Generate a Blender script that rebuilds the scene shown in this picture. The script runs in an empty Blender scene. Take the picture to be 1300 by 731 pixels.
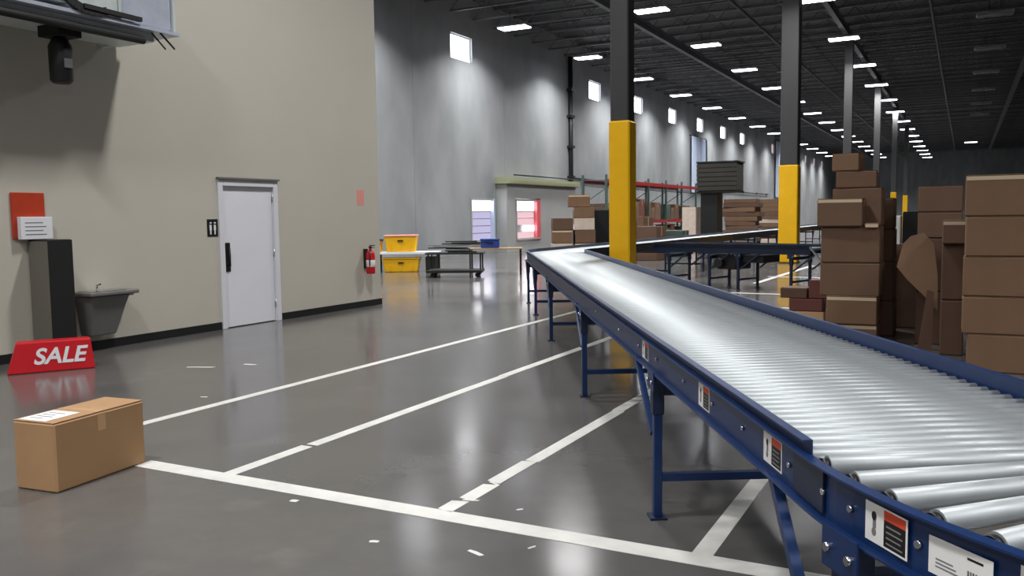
import bpy, math, random
from mathutils import Vector, Matrix

# ------------------------------------------------------------------ camera, world, exposure
scene = bpy.context.scene
COL = scene.collection
cam_data = bpy.data.cameras.new('camera')
cam_data.sensor_fit = 'HORIZONTAL'
cam_data.sensor_width = 36.0
cam_data.lens = 36.0 * 1100.0 / 1300.0
cam_data.clip_end = 500
cam = bpy.data.objects.new('camera', cam_data)
COL.objects.link(cam)
_r = Vector((0.886881, 0.461817, -0.012955))
_u = Vector((-0.026429, 0.078710, 0.996547))
_f = Vector((-0.461242, 0.883476, -0.082011))
m3 = Matrix((_r, _u, -_f)).transposed()
cam.matrix_world = Matrix.Translation((0, 0, 1.6)) @ m3.to_4x4()
scene.camera = cam

world = bpy.data.worlds.new('world')
scene.world = world
world.use_nodes = True
world.node_tree.nodes['Background'].inputs[0].default_value = (0.75, 0.85, 1.0, 1)
world.node_tree.nodes['Background'].inputs[1].default_value = 0.6

vs = scene.view_settings
vs.view_transform = 'Standard'
vs.look = 'None'
vs.gamma = 1.0
vs.use_curve_mapping = False
vs.exposure = 0.0

LAMP_POWER = 390.0        # watts of each ceiling lamp
PANE_GLOW = 9.0           # daylight on the window panes
rnd = random.Random(7)


# ------------------------------------------------------------------ materials
def lin(c):
    return tuple((x / 12.92 if x <= 0.04045 else ((x + 0.055) / 1.055) ** 2.4) for x in (v / 255.0 for v in c))


def mat(name, rgb, rough=0.6, metal=0.0, var=0.0, scale=4.0, bump=0.0, bump_scale=40.0, stretch=None, spec=0.5, rough_var=0.0):
    m = bpy.data.materials.new(name)
    m.use_nodes = True
    nt = m.node_tree
    b = nt.nodes['Principled BSDF']
    c = lin(rgb)
    b.inputs['Base Color'].default_value = (*c, 1)
    b.inputs['Roughness'].default_value = rough
    b.inputs['Metallic'].default_value = metal
    b.inputs['Specular IOR Level'].default_value = spec
    if var or bump or rough_var:
        tc = nt.nodes.new('ShaderNodeTexCoord')
        mp = nt.nodes.new('ShaderNodeMapping')
        nt.links.new(tc.outputs['Object'], mp.inputs[0])
        if stretch:
            mp.inputs['Scale'].default_value = stretch
        if var or rough_var:
            n = nt.nodes.new('ShaderNodeTexNoise')
            n.inputs['Scale'].default_value = scale
            n.inputs['Detail'].default_value = 6
            n.inputs['Roughness'].default_value = 0.6
            nt.links.new(mp.outputs[0], n.inputs['Vector'])
        if var:
            r = nt.nodes.new('ShaderNodeValToRGB')
            r.color_ramp.elements[0].position = 0.3
            r.color_ramp.elements[1].position = 0.7
            r.color_ramp.elements[0].color = (*[x * (1 - var) for x in c], 1)
            r.color_ramp.elements[1].color = (*[min(1, x * (1 + var)) for x in c], 1)
            nt.links.new(n.outputs[0], r.inputs[0])
            nt.links.new(r.outputs[0], b.inputs['Base Color'])
        if rough_var:
            mr = nt.nodes.new('ShaderNodeMapRange')
            mr.inputs[1].default_value = 0.3
            mr.inputs[2].default_value = 0.7
            mr.inputs[3].default_value = max(0.02, rough - rough_var)
            mr.inputs[4].default_value = min(1, rough + rough_var)
            nt.links.new(n.outputs[0], mr.inputs[0])
            nt.links.new(mr.outputs[0], b.inputs['Roughness'])
        if bump:
            n2 = nt.nodes.new('ShaderNodeTexNoise')
            n2.inputs['Scale'].default_value = bump_scale
            nt.links.new(mp.outputs[0], n2.inputs['Vector'])
            bp = nt.nodes.new('ShaderNodeBump')
            bp.inputs['Strength'].default_value = bump
            bp.inputs['Distance'].default_value = 0.01
            nt.links.new(n2.outputs[0], bp.inputs['Height'])
            nt.links.new(bp.outputs[0], b.inputs['Normal'])
    return m


def emit(name, rgb, strength):
    m = bpy.data.materials.new(name)
    m.use_nodes = True
    nt = m.node_tree
    b = nt.nodes['Principled BSDF']
    b.inputs['Base Color'].default_value = (0.08, 0.08, 0.08, 1)
    b.inputs['Emission Color'].default_value = (*lin(rgb), 1)
    b.inputs['Emission Strength'].default_value = strength
    return m


def floor_material():
    m = bpy.data.materials.new('polished_concrete')
    m.use_nodes = True
    nt = m.node_tree
    b = nt.nodes['Principled BSDF']
    tc = nt.nodes.new('ShaderNodeTexCoord')
    big = nt.nodes.new('ShaderNodeTexNoise')
    big.inputs['Scale'].default_value = 0.55
    big.inputs['Detail'].default_value = 7
    big.inputs['Roughness'].default_value = 0.62
    fine = nt.nodes.new('ShaderNodeTexNoise')
    fine.inputs['Scale'].default_value = 6.0
    fine.inputs['Detail'].default_value = 8
    nt.links.new(tc.outputs['Object'], big.inputs['Vector'])
    nt.links.new(tc.outputs['Object'], fine.inputs['Vector'])
    r1 = nt.nodes.new('ShaderNodeValToRGB')
    r1.color_ramp.elements[0].position = 0.32
    r1.color_ramp.elements[1].position = 0.68
    r1.color_ramp.elements[0].color = (*lin((84, 83, 82)), 1)
    r1.color_ramp.elements[1].color = (*lin((97, 95, 94)), 1)
    nt.links.new(big.outputs[0], r1.inputs[0])
    r2 = nt.nodes.new('ShaderNodeValToRGB')
    r2.color_ramp.elements[0].position = 0.35
    r2.color_ramp.elements[1].position = 0.65
    r2.color_ramp.elements[0].color = (0.93, 0.93, 0.93, 1)
    r2.color_ramp.elements[1].color = (1.0, 1.0, 1.0, 1)
    nt.links.new(fine.outputs[0], r2.inputs[0])
    mx = nt.nodes.new('ShaderNodeMix')
    mx.data_type = 'RGBA'
    mx.blend_type = 'MULTIPLY'
    mx.inputs[0].default_value = 1.0
    nt.links.new(r1.outputs[0], mx.inputs[6])
    nt.links.new(r2.outputs[0], mx.inputs[7])
    # pale scuffed patches in the concrete
    sc = nt.nodes.new('ShaderNodeTexNoise')
    sc.inputs['Scale'].default_value = 1.7
    sc.inputs['Detail'].default_value = 4
    mp = nt.nodes.new('ShaderNodeMapping')
    mp.inputs['Location'].default_value = (3.1, 9.7, 0)
    nt.links.new(tc.outputs['Object'], mp.inputs[0])
    nt.links.new(mp.outputs[0], sc.inputs['Vector'])
    r3 = nt.nodes.new('ShaderNodeValToRGB')
    r3.color_ramp.elements[0].position = 0.62
    r3.color_ramp.elements[1].position = 0.85
    r3.color_ramp.elements[0].color = (0, 0, 0, 1)
    r3.color_ramp.elements[1].color = (0.55, 0.55, 0.55, 1)
    nt.links.new(sc.outputs[0], r3.inputs[0])
    mx2 = nt.nodes.new('ShaderNodeMix')
    mx2.data_type = 'RGBA'
    nt.links.new(r3.outputs[0], mx2.inputs[0])
    nt.links.new(mx.outputs[2], mx2.inputs[6])
    mx2.inputs[7].default_value = (*lin((124, 122, 119)), 1)
    nt.links.new(mx2.outputs[2], b.inputs['Base Color'])
    rr = nt.nodes.new('ShaderNodeMapRange')
    rr.inputs[1].default_value = 0.3
    rr.inputs[2].default_value = 0.7
    rr.inputs[3].default_value = 0.12
    rr.inputs[4].default_value = 0.2
    nt.links.new(big.outputs[0], rr.inputs[0])
    nt.links.new(rr.outputs[0], b.inputs['Roughness'])
    b.inputs['Specular IOR Level'].default_value = 0.5
    return m


def concrete_wall_material():
    m = bpy.data.materials.new('painted_concrete')
    m.use_nodes = True
    nt = m.node_tree
    b = nt.nodes['Principled BSDF']
    b.inputs['Roughness'].default_value = 0.75
    tc = nt.nodes.new('ShaderNodeTexCoord')
    mp = nt.nodes.new('ShaderNodeMapping')
    mp.inputs['Scale'].default_value = (1, 0.5, 0.3)
    nt.links.new(tc.outputs['Object'], mp.inputs[0])
    n = nt.nodes.new('ShaderNodeTexNoise')
    n.inputs['Scale'].default_value = 1.3
    n.inputs['Detail'].default_value = 7
    nt.links.new(mp.outputs[0], n.inputs['Vector'])
    r = nt.nodes.new('ShaderNodeValToRGB')
    r.color_ramp.elements[0].position = 0.3
    r.color_ramp.elements[1].position = 0.7
    r.color_ramp.elements[0].color = (*lin((126, 130, 134)), 1)
    r.color_ramp.elements[1].color = (*lin((148, 151, 154)), 1)
    nt.links.new(n.outputs[0], r.inputs[0])
    nt.links.new(r.outputs[0], b.inputs['Base Color'])
    return m


def printed_barcode_material():
    m = bpy.data.materials.new('barcode_print')
    m.use_nodes = True
    nt = m.node_tree
    b = nt.nodes['Principled BSDF']
    b.inputs['Roughness'].default_value = 0.5
    tc = nt.nodes.new('ShaderNodeTexCoord')
    w = nt.nodes.new('ShaderNodeTexWave')
    w.wave_type = 'BANDS'
    w.inputs['Scale'].default_value = 60
    w.inputs['Distortion'].default_value = 3
    nt.links.new(tc.outputs['Object'], w.inputs['Vector'])
    r = nt.nodes.new('ShaderNodeValToRGB')
    r.color_ramp.interpolation = 'CONSTANT'
    r.color_ramp.elements[0].color = (0.05, 0.05, 0.05, 1)
    r.color_ramp.elements[1].position = 0.5
    r.color_ramp.elements[1].color = (0.6, 0.6, 0.6, 1)
    nt.links.new(w.outputs[0], r.inputs[0])
    nt.links.new(r.outputs[0], b.inputs['Base Color'])
    return m


M = {}
M['floor'] = floor_material()
M['line'] = mat('line_paint', (205, 205, 202), 0.5, var=0.12, scale=5)
M['concrete'] = concrete_wall_material()
M['office'] = mat('cream_wall_paint', (190, 186, 175), 0.6, var=0.02, scale=1.2, bump=0.03, bump_scale=90)
M['baseboard'] = mat('black_vinyl', (26, 26, 28), 0.5)
M['ceiling'] = mat('grey_roof_deck', (66, 67, 70), 0.7, var=0.15, scale=0.6)
M['joist'] = mat('grey_joist_paint', (84, 86, 90), 0.5)
M['column'] = mat('grey_column_paint', (56, 56, 58), 0.5, var=0.06, scale=2)
M['yellow'] = mat('safety_yellow', (232, 178, 6), 0.45, var=0.05, scale=3)
M['blue'] = mat('conveyor_blue', (14, 42, 88), 0.38, var=0.08, scale=6)
M['blue_dark'] = mat('conveyor_blue_dark', (14, 30, 58), 0.45, var=0.1, scale=6)
M['roller'] = mat('galvanised_roller', (166, 172, 176), 0.46, 0.48, var=0.05, scale=9, rough_var=0.06)
M['zinc'] = mat('zinc_plate', (176, 180, 186), 0.35, 0.9, var=0.1, scale=7)
M['bearing'] = mat('black_bearing', (20, 20, 22), 0.45)
M['bolt'] = mat('bolt_steel', (190, 192, 198), 0.25, 1.0)
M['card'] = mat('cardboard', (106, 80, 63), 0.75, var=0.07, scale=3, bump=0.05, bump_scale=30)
M['card_tan'] = mat('cardboard_tan', (117, 90, 68), 0.75, var=0.07, scale=3, bump=0.05, bump_scale=30)
M['card_light'] = mat('cardboard_light', (166, 130, 94), 0.75, var=0.06, scale=3, bump=0.05, bump_scale=30)
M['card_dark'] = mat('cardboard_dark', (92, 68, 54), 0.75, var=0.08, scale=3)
M['card_red'] = mat('cardboard_red', (104, 60, 54), 0.75, var=0.08, scale=3)
M['tape'] = mat('packing_tape', (196, 158, 118), 0.22, var=0.05, scale=8)
M['tape_clear'] = mat('clear_tape', (205, 185, 160), 0.15)
M['paper'] = mat('white_paper', (232, 232, 232), 0.6)
M['print'] = mat('grey_print', (120, 120, 124), 0.6)
M['black'] = mat('black_plastic', (24, 24, 26), 0.42)
M['black_matte'] = mat('black_matte', (14, 14, 15), 0.7)
M['grey_plastic'] = mat('grey_plastic', (112, 110, 110), 0.4, var=0.05, scale=5)
M['grey_side'] = mat('grey_panel', (108, 106, 98), 0.5)
M['stainless'] = mat('stainless', (195, 197, 200), 0.2, 1.0)
M['red'] = mat('signal_red', (196, 20, 34), 0.4, var=0.05, scale=4)
M['red_sign'] = mat('sign_red', (178, 56, 28), 0.5, var=0.1, scale=5)
M['red_beam'] = mat('rack_red', (150, 34, 38), 0.45)
M['white'] = mat('white_paint', (228, 229, 234), 0.4)
M['door_white'] = mat('door_white', (226, 227, 236), 0.42, var=0.015, scale=2)
M['frame_white'] = mat('frame_white', (218, 219, 226), 0.45)
M['pink'] = mat('faded_pink', (226, 150, 140), 0.6)
M['galv'] = mat('galvanised_sheet', (190, 196, 212), 0.35, 0.35, var=0.12, scale=3)
M['galv_light'] = mat('galvanised_flange', (205, 214, 214), 0.4, 0.3, var=0.1, scale=4)
M['dark_steel'] = mat('dark_steel', (42, 44, 46), 0.45, 0.5)
M['dark_crate'] = mat('dark_crate', (46, 44, 40), 0.7, var=0.15, scale=3)
M['green_steel'] = mat('green_rack_paint', (64, 84, 78), 0.5)
M['wood'] = mat('pallet_wood', (150, 122, 88), 0.8, var=0.15, scale=5)
M['banner'] = mat('pale_blue_sheet', (176, 190, 214), 0.6, var=0.05, scale=1)
M['vest'] = mat('vestibule_grey', (150, 152, 152), 0.7, var=0.04, scale=1)
M['vest_top_lit'] = mat('vestibule_header_lit', (152, 158, 126), 0.7, var=0.05, scale=1)  # yellow-green light on the vestibule top put into its colour
M['blue_bin'] = mat('blue_plastic', (30, 62, 140), 0.4)
M['orange'] = mat('label_orange', (214, 72, 40), 0.5)
M['label_black'] = mat('label_black', (18, 16, 16), 0.5)
M['lamp_body'] = mat('lamp_housing', (140, 142, 145), 0.4)
M['lamp_on'] = emit('lamp_diffuser_lit', (244, 246, 255), 14.0)
M['lamp_off'] = mat('lamp_diffuser_unlit', (110, 112, 116), 0.25)
M['day'] = emit('daylight_pane', (250, 250, 255), PANE_GLOW)
M['day_door'] = emit('daylight_door_pane', (252, 250, 255), 7.0)
M['day_low'] = emit('lavender_door_pane', (196, 190, 228), 0.85)
M['day_pink'] = emit('pink_door_pane', (240, 196, 206), 0.95)
M['day_far'] = emit('far_door_pane', (255, 176, 158), 1.1)
M['day_dim'] = emit('dim_clerestory_pane', (214, 190, 190), 0.8)
M['frame_red'] = mat('red_door_post', (205, 92, 100), 0.5)
M['barcode'] = printed_barcode_material()
M['wrap'] = mat('stretch_wrap', (206, 190, 178), 0.18, spec=0.8, var=0.1, scale=6)


# ------------------------------------------------------------------ mesh helpers
class MB:
    def __init__(self):
        self.v, self.f, self.smooth = [], [], set()

    def box(self, x0, x1, y0, y1, z0, z1, T=None):
        k = len(self.v)
        p = [Vector((x, y, z)) for z in (z0, z1) for y in (y0, y1) for x in (x0, x1)]
        if T is not None:
            p = [T @ q for q in p]
        self.v += p
        for a in ((0, 2, 3, 1), (4, 5, 7, 6), (0, 1, 5, 4), (2, 6, 7, 3), (0, 4, 6, 2), (1, 3, 7, 5)):
            self.f.append(tuple(k + i for i in a))
        return self

    def cyl(self, p0, p1, r0, r1=None, n=12, caps=True, smooth=True):
        r1 = r0 if r1 is None else r1
        p0, p1 = Vector(p0), Vector(p1)
        d = (p1 - p0).normalized()
        a = d.orthogonal().normalized()
        b = d.cross(a)
        k = len(self.v)
        for p, r in ((p0, r0), (p1, r1)):
            for i in range(n):
                t = 2 * math.pi * i / n
                self.v.append(p + (a * math.cos(t) + b * math.sin(t)) * r)
        for i in range(n):
            j = (i + 1) % n
            if smooth:
                self.smooth.add(len(self.f))
            self.f.append((k + i, k + j, k + n + j, k + n + i))
        if caps:
            self.f.append(tuple(k + i for i in reversed(range(n))))
            self.f.append(tuple(k + n + i for i in range(n)))
        return self

    def bar(self, p0, p1, w, h, upv=(0, 0, 1)):
        """a rectangular bar between two points"""
        p0, p1 = Vector(p0), Vector(p1)
        d = (p1 - p0).normalized()
        s = d.cross(Vector(upv))
        if s.length < 1e-4:
            s = d.cross(Vector((1, 0, 0)))
        s.normalize()
        t = s.cross(d)
        k = len(self.v)
        for p in (p0, p1):
            for sx, sy in ((-1, -1), (1, -1), (1, 1), (-1, 1)):
                self.v.append(p + s * (sx * w / 2) + t * (sy * h / 2))
        self.f += [(k, k + 1, k + 2, k + 3), (k + 7, k + 6, k + 5, k + 4)]
        for i in range(4):
            j = (i + 1) % 4
            self.f.append((k + j, k + i, k + 4 + i, k + 4 + j))
        return self

    def sweep(self, profile, frames, closed=True):
        """profile: [(side, z)], frames: [(point, side vector)]"""
        k = len(self.v)
        n = len(profile)
        for p, s in frames:
            p, s = Vector(p), Vector(s)
            for a, z in profile:
                self.v.append(p + s * a + Vector((0, 0, z)))
        for i in range(len(frames) - 1):
            for j in range(n):
                q = (j + 1) % n
                self.f.append((k + i * n + j, k + i * n + q, k + (i + 1) * n + q, k + (i + 1) * n + j))
        self.f.append(tuple(k + j for j in reversed(range(n))))
        self.f.append(tuple(k + (len(frames) - 1) * n + j for j in range(n)))
        return self

    def lathe(self, prof, centre=(0, 0, 0), n=16):
        k = len(self.v)
        c = Vector(centre)
        for r, z in prof:
            for i in range(n):
                t = 2 * math.pi * i / n
                self.v.append(c + Vector((r * math.cos(t), r * math.sin(t), z)))
        for a in range(len(prof) - 1):
            for i in range(n):
                j = (i + 1) % n
                self.smooth.add(len(self.f))
                self.f.append((k + a * n + i, k + a * n + j, k + (a + 1) * n + j, k + (a + 1) * n + i))
        self.f.append(tuple(k + i for i in reversed(range(n))))
        self.f.append(tuple(k + (len(prof) - 1) * n + i for i in range(n)))
        return self

    def poly(self, pts, depth):
        """extruded polygon, pts are 3D, depth a vector"""
        k = len(self.v)
        n = len(pts)
        d = Vector(depth)
        self.v += [Vector(p) for p in pts] + [Vector(p) + d for p in pts]
        self.f.append(tuple(k + i for i in range(n)))
        self.f.append(tuple(k + n + i for i in reversed(range(n))))
        for i in range(n):
            j = (i + 1) % n
            self.f.append((k + j, k + i, k + n + i, k + n + j))
        return self

    def mesh(self, name, material, bevel=0.0):
        me = bpy.data.meshes.new(name)
        me.from_pydata([tuple(v) for v in self.v], [], self.f)
        if self.smooth:
            for i in self.smooth:
                me.polygons[i].use_smooth = True
        me.materials.append(M[material] if isinstance(material, str) else material)
        import bmesh
        bm = bmesh.new()
        bm.from_mesh(me)
        bmesh.ops.recalc_face_normals(bm, faces=bm.faces)
        if bevel:
            bmesh.ops.bevel(bm, geom=list(bm.edges), offset=bevel, segments=1, affect='EDGES', clamp_overlap=True)
        bm.to_mesh(me)
        bm.free()
        return me

    def build(self, name, material, parent=None, bevel=0.0):
        return link(name, self.mesh(name, material, bevel), parent)


def link(name, me, parent=None, loc=None, rot=None):
    o = bpy.data.objects.new(name, me)
    COL.objects.link(o)
    if parent is not None:
        o.parent = parent
    if loc is not None:
        o.location = loc
    if rot is not None:
        o.rotation_euler = rot
    return o


def thing(name, label, cat, loc=(0, 0, 0), rz=0.0, group=None):
    o = bpy.data.objects.new(name, None)
    o.empty_display_size = 0.1
    COL.objects.link(o)
    o.location = loc
    o.rotation_euler = (0, 0, rz)
    return tag(o, label, cat, group)


def tag(o, label, cat, group=None):
    o['label'] = label
    o['category'] = cat
    if group:
        o['group'] = group
    return o


def structure(o, label=None):
    o['kind'] = 'structure'
    if label:
        o['label'] = label
    return o


def struct_empty(name, label=None):
    o = bpy.data.objects.new(name, None)
    o.empty_display_size = 0.1
    COL.objects.link(o)
    return structure(o, label)


def box_obj(name, material, parent, x0, x1, y0, y1, z0, z1, bevel=0.0):
    return MB().box(x0, x1, y0, y1, z0, z1).build(name, material, parent, bevel)


def text_mesh(body, size, extrude, material, shear=0.0, bold=0.0):
    cu = bpy.data.curves.new('lettering', 'FONT')
    cu.body = body
    cu.size = size
    cu.extrude = extrude
    cu.shear = shear
    cu.offset = bold
    cu.align_x = 'CENTER'
    cu.align_y = 'CENTER'
    tmp = bpy.data.objects.new('lettering', cu)
    COL.objects.link(tmp)
    dg = bpy.context.evaluated_depsgraph_get()
    me = bpy.data.meshes.new_from_object(tmp.evaluated_get(dg))
    bpy.data.objects.remove(tmp)
    bpy.data.curves.remove(cu)
    me.materials.clear()
    me.materials.append(M[material])
    return me


# ------------------------------------------------------------------ the hall
WX = -18.9      # face of the concrete long wall
OX = -9.66      # face of the cream office wall
FAR_Y, BACK_Y, RIGHT_X = 150.0, -22.0, 30.0
ROOF_Z = 10.9

floor = structure(box_obj('floor', 'floor', None, -24, RIGHT_X + .5, BACK_Y - .5, FAR_Y + .5, -0.3, 0.0))

# painted bay lines
LW = 0.1


def floor_line(pts):
    MB().poly([(x, y, 0.0005) for x, y in pts], (0, 0, 0.0018)).build('floor_line', 'line', floor)


floor_line([(-4.80, 3.79), (6.0, 3.79), (6.0, 3.93), (-4.80, 3.93)])
for x, segs in ((-5.74, ((3.95, 16.2),)),
                (-4.08, ((3.93, 4.66), (4.70, 7.6), (7.61, 14.2))),
                (-2.48, ((3.93, 4.10), (4.14, 4.44), (4.49, 4.98), (4.99, 6.6), (6.61, 12.0))),
                (-1.05, ((3.93, 6.2), (6.21, 9.6))),
                (0.5, ((3.93, 9.0),))):
    for k, (a, b) in enumerate(segs):
        j = 0.006 * ((k % 2) * 2 - 1)
        s = 0.012 if len(segs) > 3 and k < 3 else 0.0
        floor_line([(x - LW / 2 + j, a + s), (x + LW / 2 + j, a - s), (x + LW / 2 + j, b + s), (x - LW / 2 + j, b - s)])
# lines of the aisle beyond the conveyor
floor_line([(-4.6, 17.55), (1.0, 17.45), (1.0, 17.6), (-4.6, 17.70)])
floor_line([(-3.4, 15.0), (-0.6, 15.0), (-0.6, 15.12), (-3.4, 15.12)])
floor_line([(-4.3, 20.2), (-4.16, 20.2), (-4.0, 27.6), (-4.14, 27.6)])
floor_line([(-4.4, 22.4), (-0.4, 22.3), (-0.4, 22.45), (-4.4, 22.55)])
# flakes of torn line tape on the floor
for (x, y, a, l, w) in ((-2.56, 3.39, .4, .05, .03), (-2.03, 3.48, -.3, .10, .028), (-3.35, 3.70, .2, .05, .04), (-2.12, 4.12, .9, .04, .02),
                        (-1.82, 3.66, 1.2, .05, .015), (-2.44, 4.14, 0.3, .10, .02), (-2.47, 4.47, -.4, .09, .02), (-7.38, 6.75, 0.4, .32, .05), (-7.0, 7.1, .2, .16, .05),
                        (-6.1, 5.6, .3, .07, .03)):
    c, s = math.cos(a), math.sin(a)
    pts = [(x + c * l * i - s * w * j, y + s * l * i + c * w * j) for i, j in ((-.5, -.4), (.4, -.5), (.5, .3), (-.1, .5), (-.5, .35))]
    MB().poly([(px, py, 0.0005) for px, py in pts], (0, 0, 0.0015)).build('tape_flake', 'line', floor)

# concrete long wall: tilt-up panels with recessed joints
wall_left = struct_empty('wall_left', 'grey concrete long wall with small high windows')
P0, PW = 28.2, 7.42
WIN_W, WIN_Z0, WIN_Z1 = 1.75, 8.15, 9.2
no_window = {1, 8, -1, -2, 15, 16}
dock = {0: (32.45, 34.55, 0.5, 2.42), 1: (35.65, 38.2, 0.5, 2.4), 8: (89.9, 93.4, 0.45, 2.3)}


def panel(y0, y1, z0, z1, holes, x0, x1):
    """slab with rectangular holes (y0, y1, z0, z1)"""
    ys = sorted({y0, y1, *[h[0] for h in holes], *[h[1] for h in holes]})
    zs = sorted({z0, z1, *[h[2] for h in holes], *[h[3] for h in holes]})
    mb = MB()
    for a, b in zip(ys, ys[1:]):
        run = None
        for c, d in zip(zs, zs[1:]):
            hole = any(h[0] <= a and b <= h[1] and h[2] <= c and d <= h[3] for h in holes)
            if hole:
                if run:
                    mb.box(x0, x1, a, b, *run)
                run = None
            else:
                run = (run[0], d) if run else (c, d)
        if run:
            mb.box(x0, x1, a, b, *run)
    return mb


win_no = 0
for k in range(-3, 17):
    y0, y1 = P0 + k * PW + .012, P0 + (k + 1) * PW - .012
    holes = []
    cy = P0 + (k + .5) * PW
    if k not in no_window and k >= 0:
        holes.append((cy - WIN_W / 2, cy + WIN_W / 2, WIN_Z0, WIN_Z1))
    if k in dock and k != 1:
        holes.append(dock[k])
    panel(y0, y1, 0, ROOF_Z, holes, WX - .25, WX).build('panel', 'concrete', wall_left)
    if k not in no_window and k >= 0:
        win_no += 1
        w = struct_empty('window_%d' % win_no, 'small bright clerestory window high in the concrete wall')
        fr = MB()
        a, b = cy - WIN_W / 2, cy + WIN_W / 2
        fr.box(WX - .2, WX - .1, a, a + .06, WIN_Z0, WIN_Z1).box(WX - .2, WX - .1, b - .06, b, WIN_Z0, WIN_Z1)
        fr.box(WX - .2, WX - .1, a + .06, b - .06, WIN_Z0, WIN_Z0 + .06).box(WX - .2, WX - .1, a + .06, b - .06, WIN_Z1 - .06, WIN_Z1)
        fr.build('window_frame', 'frame_white', w)
        box_obj('pane', 'day_dim' if k >= 9 else 'day', w, WX - .17, WX - .15, a + .06, b - .06, WIN_Z0 + .06, WIN_Z1 - .06)
MB().box(WX - .4, WX - .27, P0 - 3 * PW, P0 + 17 * PW, 0, 6).build('backing', 'concrete', wall_left)

# daylight doors in the concrete wall
for no, (k, upm, lowm, lab) in enumerate(((0, 'day_door', 'day_low', 'bright glazed loading door with lavender lower panes in the concrete wall'),
                                          (1, 'day_door', 'day_pink', 'bright pink tinted loading door beside the grey vestibule'),
                                          (8, 'day_far', 'day_far', 'small glowing pink door at the distant end of the concrete wall')), start=2):
    y0, y1, z0, z1 = dock[k]
    d = struct_empty('door_%d' % no, lab)
    DX = WX + (.54 if k == 1 else 0)
    fr = MB().box(DX - .2, DX + .03, y0, y0 + .09, z0, z1).box(DX - .2, DX + .03, y0 + .09, y1 - .09, z1 - .09, z1)
    fr.box(DX - .2, DX + .06, y0 + .09, y1 - .09, z0, z0 + .07)
    fr.build('door_frame', 'vest', d)
    MB().box(DX - .2, DX + .05, y1 - (.4 if k == 1 else .12), y1, z0, z1).build('door_post', 'frame_red' if k == 1 else 'banner', d)
    yy = y1 - (.4 if k == 1 else .12)
    zm = z0 + (z1 - z0) * (0.70 if k != 8 else .5)
    box_obj('pane', upm, d, DX - .16, DX - .14, y0 + .09, yy, zm + .03, z1 - .09)
    n = 4
    for i in range(n):
        a = z0 + .07 + (zm - z0 - .07) * i / n
        b = z0 + .07 + (zm - z0 - .07) * (i + 1) / n
        box_obj('pane', 'day_door' if (k == 1 and i == 1) else lowm, d, DX - .16, DX - .14, y0 + .09 if not (k == 1 and i == 1) else y0 + .09 + (yy - y0) * .55, yy, a + .015, b - .015)
    box_obj('mullion', 'vest', d, DX - .15, DX - .11, y0 + .09, yy, zm - .02, zm + .03)

# grey vestibule round the second door
ves = thing('dock_vestibule', 'grey projecting dock vestibule with a header coloured as lit pale yellow-green around the pink door', 'vestibule')
vy0, vy1, vz = 34.75, 42.6, 3.1
mb = panel(vy0, vy1, 0, vz, [(35.6, 38.25, 0.45, 2.45)], WX + .01, WX + .55)
mb.build('body', 'vest', ves)
box_obj('back_panel', 'vest', ves, WX + .01, WX + .2, 35.6, 38.25, .45, 2.45)
box_obj('header', 'vest_top_lit', ves, WX + .01, WX + .75, vy0 - .1, vy1 + .1, vz, vz + .28)

# conduit and downpipe on the wall
dp = thing('downpipe', 'dark vertical downpipe with clamps running up the concrete wall', 'pipe')
MB().cyl((WX + .14, 42.95, 0.02), (WX + .14, 42.95, 10.0), .12, n=12).build('pipe', 'dark_steel', dp)
for z in (1.6, 3.6, 5.2, 6.8, 8.2):
    box_obj('clamp', 'dark_steel', dp, WX + .002, WX + .3, 42.75, 43.15, z, z + .14)
cd = thing('conduit', 'thin dark horizontal conduit fixed along the concrete wall', 'pipe')
MB().cyl((WX + .85, 34.9, 3.48), (WX + .85, 42.6, 3.48), .03, n=8).build('tube', 'dark_steel', cd)
MB().cyl((WX + .10, 43.3, 3.62), (WX + .10, 65.6, 3.62), .04, n=8).build('tube', 'dark_steel', cd)
MB().cyl((WX + .10, 70.6, 3.62), (WX + .10, 96, 3.62), .04, n=8).build('tube', 'dark_steel', cd)
box_obj('bracket', 'dark_steel', cd, WX + .002, WX + .9, 42.35, 42.45, 3.42, 3.44)
for y in (48, 54, 60, 65, 72, 78, 84, 90, 95):
    box_obj('bracket', 'dark_steel', cd, WX + .002, WX + .16, y, y + .1, 3.55, 3.7)

# pale blue hanging sheets on the wall
for (y0, y1, z0, z1, lab) in ((66.0, 69.9, 3.3, 7.6, 'long pale blue sheet hanging on the concrete wall behind the dark crate'),
                              (99.5, 108, 3.4, 9.6, 'distant pale blue sheet hanging between the yellow column and box stack')):
    b = thing('hanging_sheet', lab, 'banner', group='pale blue sheets on the long wall')
    mb = MB()
    fr = []
    for i in range(25):
        t = i / 24
        fr.append((Vector((WX + .16 + .07 * math.sin(i * 1.9), y0 + (y1 - y0) * t, 0)), Vector((1, 0, 0))))
    mb.sweep([(0, z0), (.02, z0), (.02, z1), (0, z1)], fr)
    mb.build('sheet', 'banner', b)
    MB().cyl((WX + .17, y0 - .1, z1 + .03), (WX + .17, y1 + .1, z1 + .03), .035, n=8).build('rail', 'dark_steel', b)
    for yy in (y0, (y0 + y1) / 2, y1):
        box_obj('hook', 'dark_steel', b, WX - .02, WX + .2, yy - .03, yy + .03, z1 + .02, z1 + .08)
    box_obj('hem', 'blue_dark', b, WX + .08, WX + .26, y1 - .02, y1 + .3, z0, z1)

# other walls
structure(box_obj('wall_far', 'concrete', None, -24, RIGHT_X + .5, FAR_Y, FAR_Y + .4, 0, ROOF_Z))
structure(box_obj('wall_right', 'concrete', None, RIGHT_X, RIGHT_X + .4, BACK_Y, FAR_Y, 0, ROOF_Z))
structure(box_obj('wall_back', 'concrete', None, -24, RIGHT_X + .5, BACK_Y - .4, BACK_Y, 0, ROOF_Z))

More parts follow.
